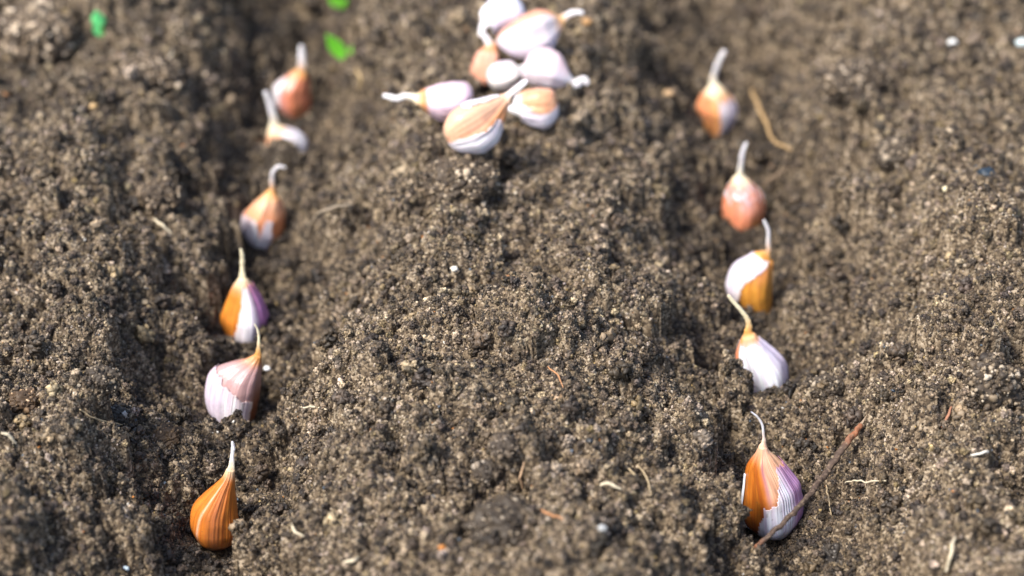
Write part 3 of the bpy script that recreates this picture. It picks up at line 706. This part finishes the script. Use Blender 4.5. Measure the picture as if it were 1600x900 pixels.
clod("grey clod on the central bank, upper of a close pair", 790, 693, 44, 32, 310, (.9, .9, .95))
clod("dark clod on the central bank, lower of a close pair", 763, 733, 42, 34, 311, (.75, .75, .78))
clod("clod at the crest of the left bank above the third clove", 250, 300, 60, 44, 312, (1.1, 1.05, 1))
clod("large pale clod in the upper left corner", 60, 45, 120, 66, 313, (1.45, 1.42, 1.4), up=.4, gs=1.8)
clod("pale clod right of the upper left seedling", 235, 112, 90, 56, 314, (1.25, 1.2, 1.15), up=.3, gs=1.6)
clod("dark clod beside the farthest clove in the right furrow", 1330, 120, 90, 50, 315, (1, .97, .95), up=.3, gs=1.6)
clod("clod above the dark blue stone on the right bank", 1400, 235, 64, 44, 316, gs=1.3)
clod("low clod right of the white wrapped clove", 1290, 600, 50, 30, 317, (.9, .9, .9))

def pebble(label, px, py, rpx, colr, seed, rough=0.45):
    p = hit(px, py); depth = p[1]*math.cos(PITCH)+(CAMZ-p[2])*math.sin(PITCH); r_ = rpx/FPX*depth
    v, f = ico(4); n1 = 0.22*perlin(v[:, 0]*1.2+seed, v[:, 1]*1.2+v[:, 2], seed)+0.12*perlin(v[:, 0]*3-v[:, 2], v[:, 2]*3+v[:, 1]*2+seed, seed+1)
    v = v*(1+n1)[:, None]*r_*np.array([1.05, .9, .75])
    c = np.array(colr)*(1+0.2*perlin(v[:, 0]/r_*3, v[:, 2]/r_*3+seed, seed+2))[:, None]
    o = mesh_np("pebble", v, f, M_pebble, cols={"skin": np.clip(c, .01, .85)}); o.location = p+np.array([0, 0, r_*.35])
    tag(o, label, "pebble", "small stones and chips on the soil"); return o
M_pebble = attr_mat("pebble_stone", 0.45, 0.5)
for i, (lb, px, py, r_, c) in enumerate([
    ("rounded tan pebble on the middle of the central bank", 871, 622, 8.5, (.40, .27, .16)),
    ("orange pebble near the bottom centre, lower left of two", 690, 857, 6, (.42, .16, .03)),
    ("orange pebble near the bottom centre, upper right of two", 728, 834, 5, (.55, .26, .05)),
    ("dark blue stone on the upper right bank", 1541, 276, 14, (.016, .028, .042)),
    ("cream pebble left of the dark blue stone", 1478, 297, 6, (.75, .66, .42)),
    ("white pebble near the top right corner", 1487, 70, 8, (.75, .75, .72)),
    ("pale blue pebble cut by the right edge near the top", 1596, 70, 9, (.60, .70, .70)),
    ("flat white pebble in front of the central bank", 941, 827, 7, (.34, .34, .33)),
    ("bluish white pebble at the bottom edge on the left", 196, 890, 6, (.60, .72, .80)),
    ("yellow pebble on the foot of the pointed clod", 1585, 622, 4.5, (.60, .36, .05)),
    ("pale orange pebble on the pointed clod", 1557, 588, 4.5, (.62, .42, .25)),
    ("small dark blue stone on the right bank above the twig", 1397, 611, 6, (.02, .04, .07)),
    ("small black stone on the central bank right of the tan pebble", 921, 690, 6, (.012, .016, .022)),
    ("rusty pebble at the far left edge", 10, 147, 8, (.45, .20, .07)),
    ("yellowish pebble on the upper left bank", 146, 168, 7, (.55, .36, .16)),
    ("tan chip left of the farthest clove in the right furrow", 1045, 148, 8, (.46, .30, .16)),
    ("rusty chip right of the heap of cloves", 917, 36, 8, (.45, .25, .10)),
    ("cream pebble on the slope left of the third clove", 226, 474, 6, (.46, .34, .20)),
    ("small orange chip on the slope above the tan pebble", 700, 464, 4, (.45, .18, .07)),
    ("pale pebble high on the central bank", 710, 422, 6, (.60, .56, .48)),
    ("white chip beside the second clove in the left furrow", 418, 577, 5.5, (.78, .80, .84)),
    ("small brown pebble on the slope right of the nearest left clove", 455, 735, 5, (.38, .30, .17)),
    ]): pebble(lb, px, py, r_, c, 400+i*3)

M_root = attr_mat("root_fibre", 0.7, 0.3); M_bark = attr_mat("twig_bark", 0.75, 0.35)
def tube(name, P, rad, colr, mat, sides=12, sub=14, wob=0.0, seed=0, flat=1.0, parent=None, knots=0.0):
    P = np.array(P, float); T = np.concatenate([[0], np.cumsum(np.linalg.norm(np.diff(P, axis=0), axis=1))])
    nseg = max((len(P)-1)*sub, 6); tq = np.linspace(0, T[-1], nseg)
    if len(P) > 2: X = np.stack([catmull(T, P[:, k], tq) for k in range(3)], -1)
    else: X = P[0]+(P[1]-P[0])*(tq/T[-1])[:, None]
    q = tq/T[-1]; r_ = np.interp(q, np.linspace(0, 1, len(rad)), rad)
    if wob: X = X+np.stack([perlin(tq*260+seed, tq*0+k*7.3, seed+k) for k in range(3)], -1)*wob
    tg = np.gradient(X, axis=0); tg /= np.linalg.norm(tg, axis=1, keepdims=True)
    a = np.cross(tg, np.array([0.1, 0.3, 1.0])); a /= np.linalg.norm(a, axis=1, keepdims=True); b = np.cross(tg, a)
    th = np.linspace(0, 2*math.pi, sides, endpoint=False)
    TH, Q = np.meshgrid(th, q)
    rr = r_[:, None]*(1+knots*perlin(Q*T[-1]*900, np.cos(TH)*2+seed, seed+5)+knots*perlin(Q*T[-1]*350, np.sin(TH)+seed, seed+6))
    G = X[:, None, :]+a[:, None, :]*(np.cos(TH)*rr)[..., None]+b[:, None, :]*(np.sin(TH)*rr*flat)[..., None]
    ii = np.arange(nseg*sides).reshape(nseg, sides); nx_ = np.roll(ii, -1, 1)
    f = np.stack([ii[:-1], nx_[:-1], nx_[1:], ii[1:]], -1).reshape(-1, 4)
    V_ = G.reshape(-1, 3)
    c0 = X[[0, -1]]; base_i = len(V_); V_ = np.concatenate([V_, c0])
    caps = [[ii[0, k], base_i, base_i, ii[0, (k+1) % sides]] for k in range(0)]
    cc = colr(Q, TH) if callable(colr) else np.ones(G.shape)*np.array(colr)*(1+0.25*perlin(Q*14+seed, TH, seed+8))[..., None]
    cc = np.concatenate([cc.reshape(-1, 3), cc[[0, -1], 0]])
    V_ = V_[:base_i]; cc = cc[:base_i]
    org = X[0].copy()
    o = mesh_np(name, V_-org, f, mat, parent, cols={"skin": np.clip(cc, .01, .85)}); o.location = org
    # close both ends
    bm = bmesh.new(); bm.from_mesh(o.data); bm.verts.ensure_lookup_table()
    bm.faces.new([bm.verts[k] for k in ii[0][::-1]]); bm.faces.new([bm.verts[k] for k in ii[-1]])
    bm.to_mesh(o.data); bm.free()
    return o
def root(name, label, cat, pts, wpx, colr, seed, lift=0.0006, arch=0.0):
    P = []
    for k, (px, py) in enumerate(pts):
        f_ = k/(len(pts)-1); z_ = max(hit(px, py)[2], hit(*pts[0])[2]*(1-f_)+hit(*pts[-1])[2]*f_)
        P.append(on_z(px, py, z_+0.0008+lift+arch*math.sin(math.pi*f_)))
    r_ = wpx/2/FPX*0.72
    o = tube(name, P, [r_*.7, r_, r_, r_*.5], colr, M_root, sides=8, wob=0.0004, seed=seed, knots=.12)
    tag(o, label, cat, "dry roots and straws lying on the soil"); return o
TANR = (.42, .32, .19); PALR = (.55, .47, .33); ORR = (.45, .22, .10)
for i, a_ in enumerate([
    ("root_fibre", "arched grey tan root right of the hooked tip clove", "root", [(478, 372), (488, 346), (515, 326), (552, 319)], 5, (.30, .24, .17), .0006, .003),
    ("straw", "bent golden straw right of the farthest clove in the right furrow", "straw", [(1190, 146), (1178, 140), (1184, 164), (1199, 196), (1211, 222), (1237, 234)], 7.5, (.40, .26, .12), .0022, .003),
    ("root_fibre", "brown root end on the slope above the fourth right clove", "root", [(1190, 292), (1208, 278), (1232, 260)], 6, (.20, .14, .09), .0008, .001),
    ("root_fibre", "thin pale rootlet on the left bank", "root", [(125, 640), (150, 655), (172, 660), (192, 664)], 2.6, TANR, .0004, .0005),
    ("root_fibre", "short pale rootlet on the slope beside the second left clove", "root", [(470, 637), (490, 636), (512, 640)], 3.2, PALR, .0006, .001),
    ("root_fibre", "long pale rootlet in front of the tan pebble, left of two", "root", [(958, 716), (980, 731), (995, 745), (1008, 760)], 3, TANR, .0008, .0015),
    ("root_fibre", "thin bent rootlet in front of the tan pebble, right of two", "root", [(996, 726), (1010, 745), (1018, 775)], 2.6, TANR, .0008, .001),
    ("root_fibre", "short thick pale root above the flat white pebble", "root", [(932, 762), (950, 756), (971, 765)], 5, PALR, .0008, .0005),
    ("straw", "straight upright straw right of the twig", "straw", [(1291, 758), (1295, 782), (1298, 804)], 2.4, TANR, .0008, .001),
    ("root_fibre", "thin pale rootlet right of the twig's middle", "root", [(1320, 756), (1336, 751), (1358, 753), (1385, 751)], 2.6, PALR, .0008, .001),
    ("straw", "white straw bit below the pointed clod", "straw", [(1517, 712), (1534, 708), (1551, 703)], 4, (.62, .58, .50), .0008, .0003),
    ("root_fibre", "pale root bit left of the hooked tip clove", "root", [(240, 343), (254, 352), (268, 365)], 5, PALR, .0008, .001),
    ("root_fibre", "pale upright root bit on the upper left bank", "root", [(262, 104), (264, 94), (270, 82)], 6, PALR, .001, .001),
    ("root_fibre", "orange tan rootlet standing on the central bank near the bottom", "root", [(817, 764), (813, 745), (819, 722)], 3, (.46, .30, .18), .001, .001),
    ("root_fibre", "hair thin rootlet above the tan pebble", "root", [(856, 573), (870, 584), (880, 606)], 2.2, ORR, .0008, .001),
    ("root_fibre", "orange rootlet running toward the flat white pebble", "root", [(833, 790), (850, 799), (880, 812)], 3.4, ORR, .0008, .0005),
    ("root_fibre", "blurred pale root near the bottom right corner", "root", [(1478, 893), (1486, 866), (1492, 838)], 5, PALR, .001, .001),
    ("root_fibre", "reddish rootlet left of the pointed clod's foot", "root", [(1487, 635), (1480, 652), (1472, 668)], 4, (.32, .15, .09), .0006, .0003),
    ("root_fibre", "pale root at the left edge below the brown flat clod", "root", [(2, 677), (14, 682), (27, 692)], 5, PALR, .001, .0005),
    ("root_fibre", "blurred curved root at the foot of the central bank", "root", [(457, 817), (462, 830), (475, 839)], 4.5, PALR, .001, .0005),
    ("root_fibre", "blurred pale root near the bottom left of centre", "root", [(538, 879), (552, 876), (562, 868)], 5, PALR, .001, .0005),
    ("root_fibre", "tan root bit left of the heap of cloves", "root", [(560, 140), (563, 122), (556, 108)], 6, (.50, .36, .18), .001, .001),
    ("root_fibre", "orange root bit on the central bank", "root", [(785, 437), (797, 430), (803, 427)], 3.5, ORR, .0008, .0),
    ]): root(*a_[:6], 700+i*5, *a_[6:]) if False else root(a_[0], a_[1], a_[2], a_[3], a_[4], a_[5], 700+i*5, a_[6], a_[7])

# twig leaning across the foot of the nearest right clove
tp = [(1180, 855), (1205, 835), (1235, 806), (1262, 777), (1290, 741), (1318, 701), (1345, 664)]
p0_ = hit(1180, 856); p1_ = hit(1350, 662)
dpt = lambda p: p[1]*math.cos(PITCH)+(CAMZ-p[2])*math.sin(PITCH)
d0, d1 = dpt(p0_)-0.0015, dpt(p1_)-0.004
P_ = [CAM+ray(px, py)*(d0+(d1-d0)*k/6-0.006*math.sin(math.pi*min(k/4, 1))) for k, (px, py) in enumerate(tp)]
def bark(Q, TH):
    c = np.ones(Q.shape+(3,))*np.array((.085, .056, .040))
    c = mixc(c, np.array((.34, .13, .06)), smooth(.80, .93, Q)*.8+.7*(1-smooth(.0, .07, Q)))
    c = mixc(c, np.array((.24, .17, .11)), .7*smooth(.25, .6, perlin(Q*60, TH*1.5, 3)+.5*perlin(Q*150, TH*4, 4)))
    return mixc(c, np.array((.03, .018, .012)), .7*smooth(.3, .6, perlin(Q*45+9, TH*1.3, 13)))
tw = bpy.data.objects.new("twig", None); C.objects.link(tw); tw.location = P_[0]
tag(tw, "thin reddish brown twig leaning across the foot of the nearest right clove", "twig")
o = tube("twig_stem", P_, [.00075, .00086, .00094, .00102, .00115, .00120, .00095], bark, M_bark, sides=18, sub=26, wob=0.00055, seed=5, knots=.22)
o.parent = tw; o.location = (0, 0, 0)
o = tube("broken_tip", [P_[-1], P_[-1]+(P_[-1]-P_[-2])*0.12+np.array([.0003, 0, .001]), P_[-1]+(P_[-1]-P_[-2])*0.3+np.array([.0002, 0, .0014])], [.0006, .0003, .00012], (.30, .22, .15), M_bark, sides=8, seed=9, knots=.2)
o.parent = tw; o.location = P_[-1]-P_[0]

M_leaf, n_, l_, p_ = new_mat("seedling_leaf"); p_.inputs["Base Color"].default_value = (.20, .70, .05, 1); p_.inputs["Roughness"].default_value = .4
p_.inputs["Subsurface Weight"].default_value = .3; p_.inputs["Subsurface Scale"].default_value = .001
M_leaf2, n_, l_, p_ = new_mat("seedling_leaf_blue"); p_.inputs["Base Color"].default_value = (.14, .66, .22, 1); p_.inputs["Roughness"].default_value = .4
M_sstem, n_, l_, p_ = new_mat("seedling_stem"); p_.inputs["Base Color"].default_value = (.22, .38, .08, 1)
def seedling(label, px, py, leaves, mat):
    p = hit(px, py); dep = dpt(p); k = dep/FPX
    root_ = bpy.data.objects.new("seedling", None); C.objects.link(root_); root_.location = p
    tag(root_, label, "seedling", "green seedlings at the back")
    stm = tube("stem", [p-np.array([0, 0, .002]), p+np.array([0.0003, 0, .003]), p+np.array([0, 0, .006])], [.0005, .0004, .0004], (.3, .3, .1), M_sstem, sides=8)
    stm.parent = root_; stm.location = (0, 0, -.002)
    for (lx, ly, L_, W_, ang, lean) in leaves:   # leaf tip direction in the photo's plane, sizes in photo pixels
        a = np.linspace(0, 1, 15); b = np.linspace(-1, 1, 9); A, B = np.meshgrid(a, b, indexing='ij')
        wd = np.sin(np.pi*np.clip(A, 0.02, .985)**.85)*W_*k/2
        ln = (A)*L_*k; ca, sa = math.cos(ang), math.sin(ang)
        X_ = ln*ca-B*wd*sa; Zz = ln*sa+B*wd*ca; Yy = lean*ln+0.25*np.abs(B)**2*wd-0.15*ln*A
        G = np.stack([X_+(lx-px)*k, Yy, Zz+(py-ly)*k], -1).reshape(-1, 3)
        ii = np.arange(15*9).reshape(15, 9); f = np.stack([ii[:-1, :-1], ii[:-1, 1:], ii[1:, 1:], ii[1:, :-1]], -1).reshape(-1, 4)
        lf = mesh_np("leaf", G, f, mat, root_); sm = lf.modifiers.new("thickness", 'SOLIDIFY'); sm.thickness = .0003
seedling("small bright green seedling behind the left furrow's farthest clove", 540, 92, [(539, 97, 56, 24, 2.05, .1), (541, 92, 38, 10, .9, .3)], M_leaf)
seedling("tiny blue green seedling in the upper left corner", 160, 58, [(160, 60, 28, 17, 1.9, .1), (158, 44, 34, 22, 1.6, .1)], M_leaf2)
seedling("yellow green seedling cut by the top edge", 530, 16, [(530, 14, 34, 20, 1.9, .1), (532, 14, 22, 10, 1.0, .1)], M_leaf)
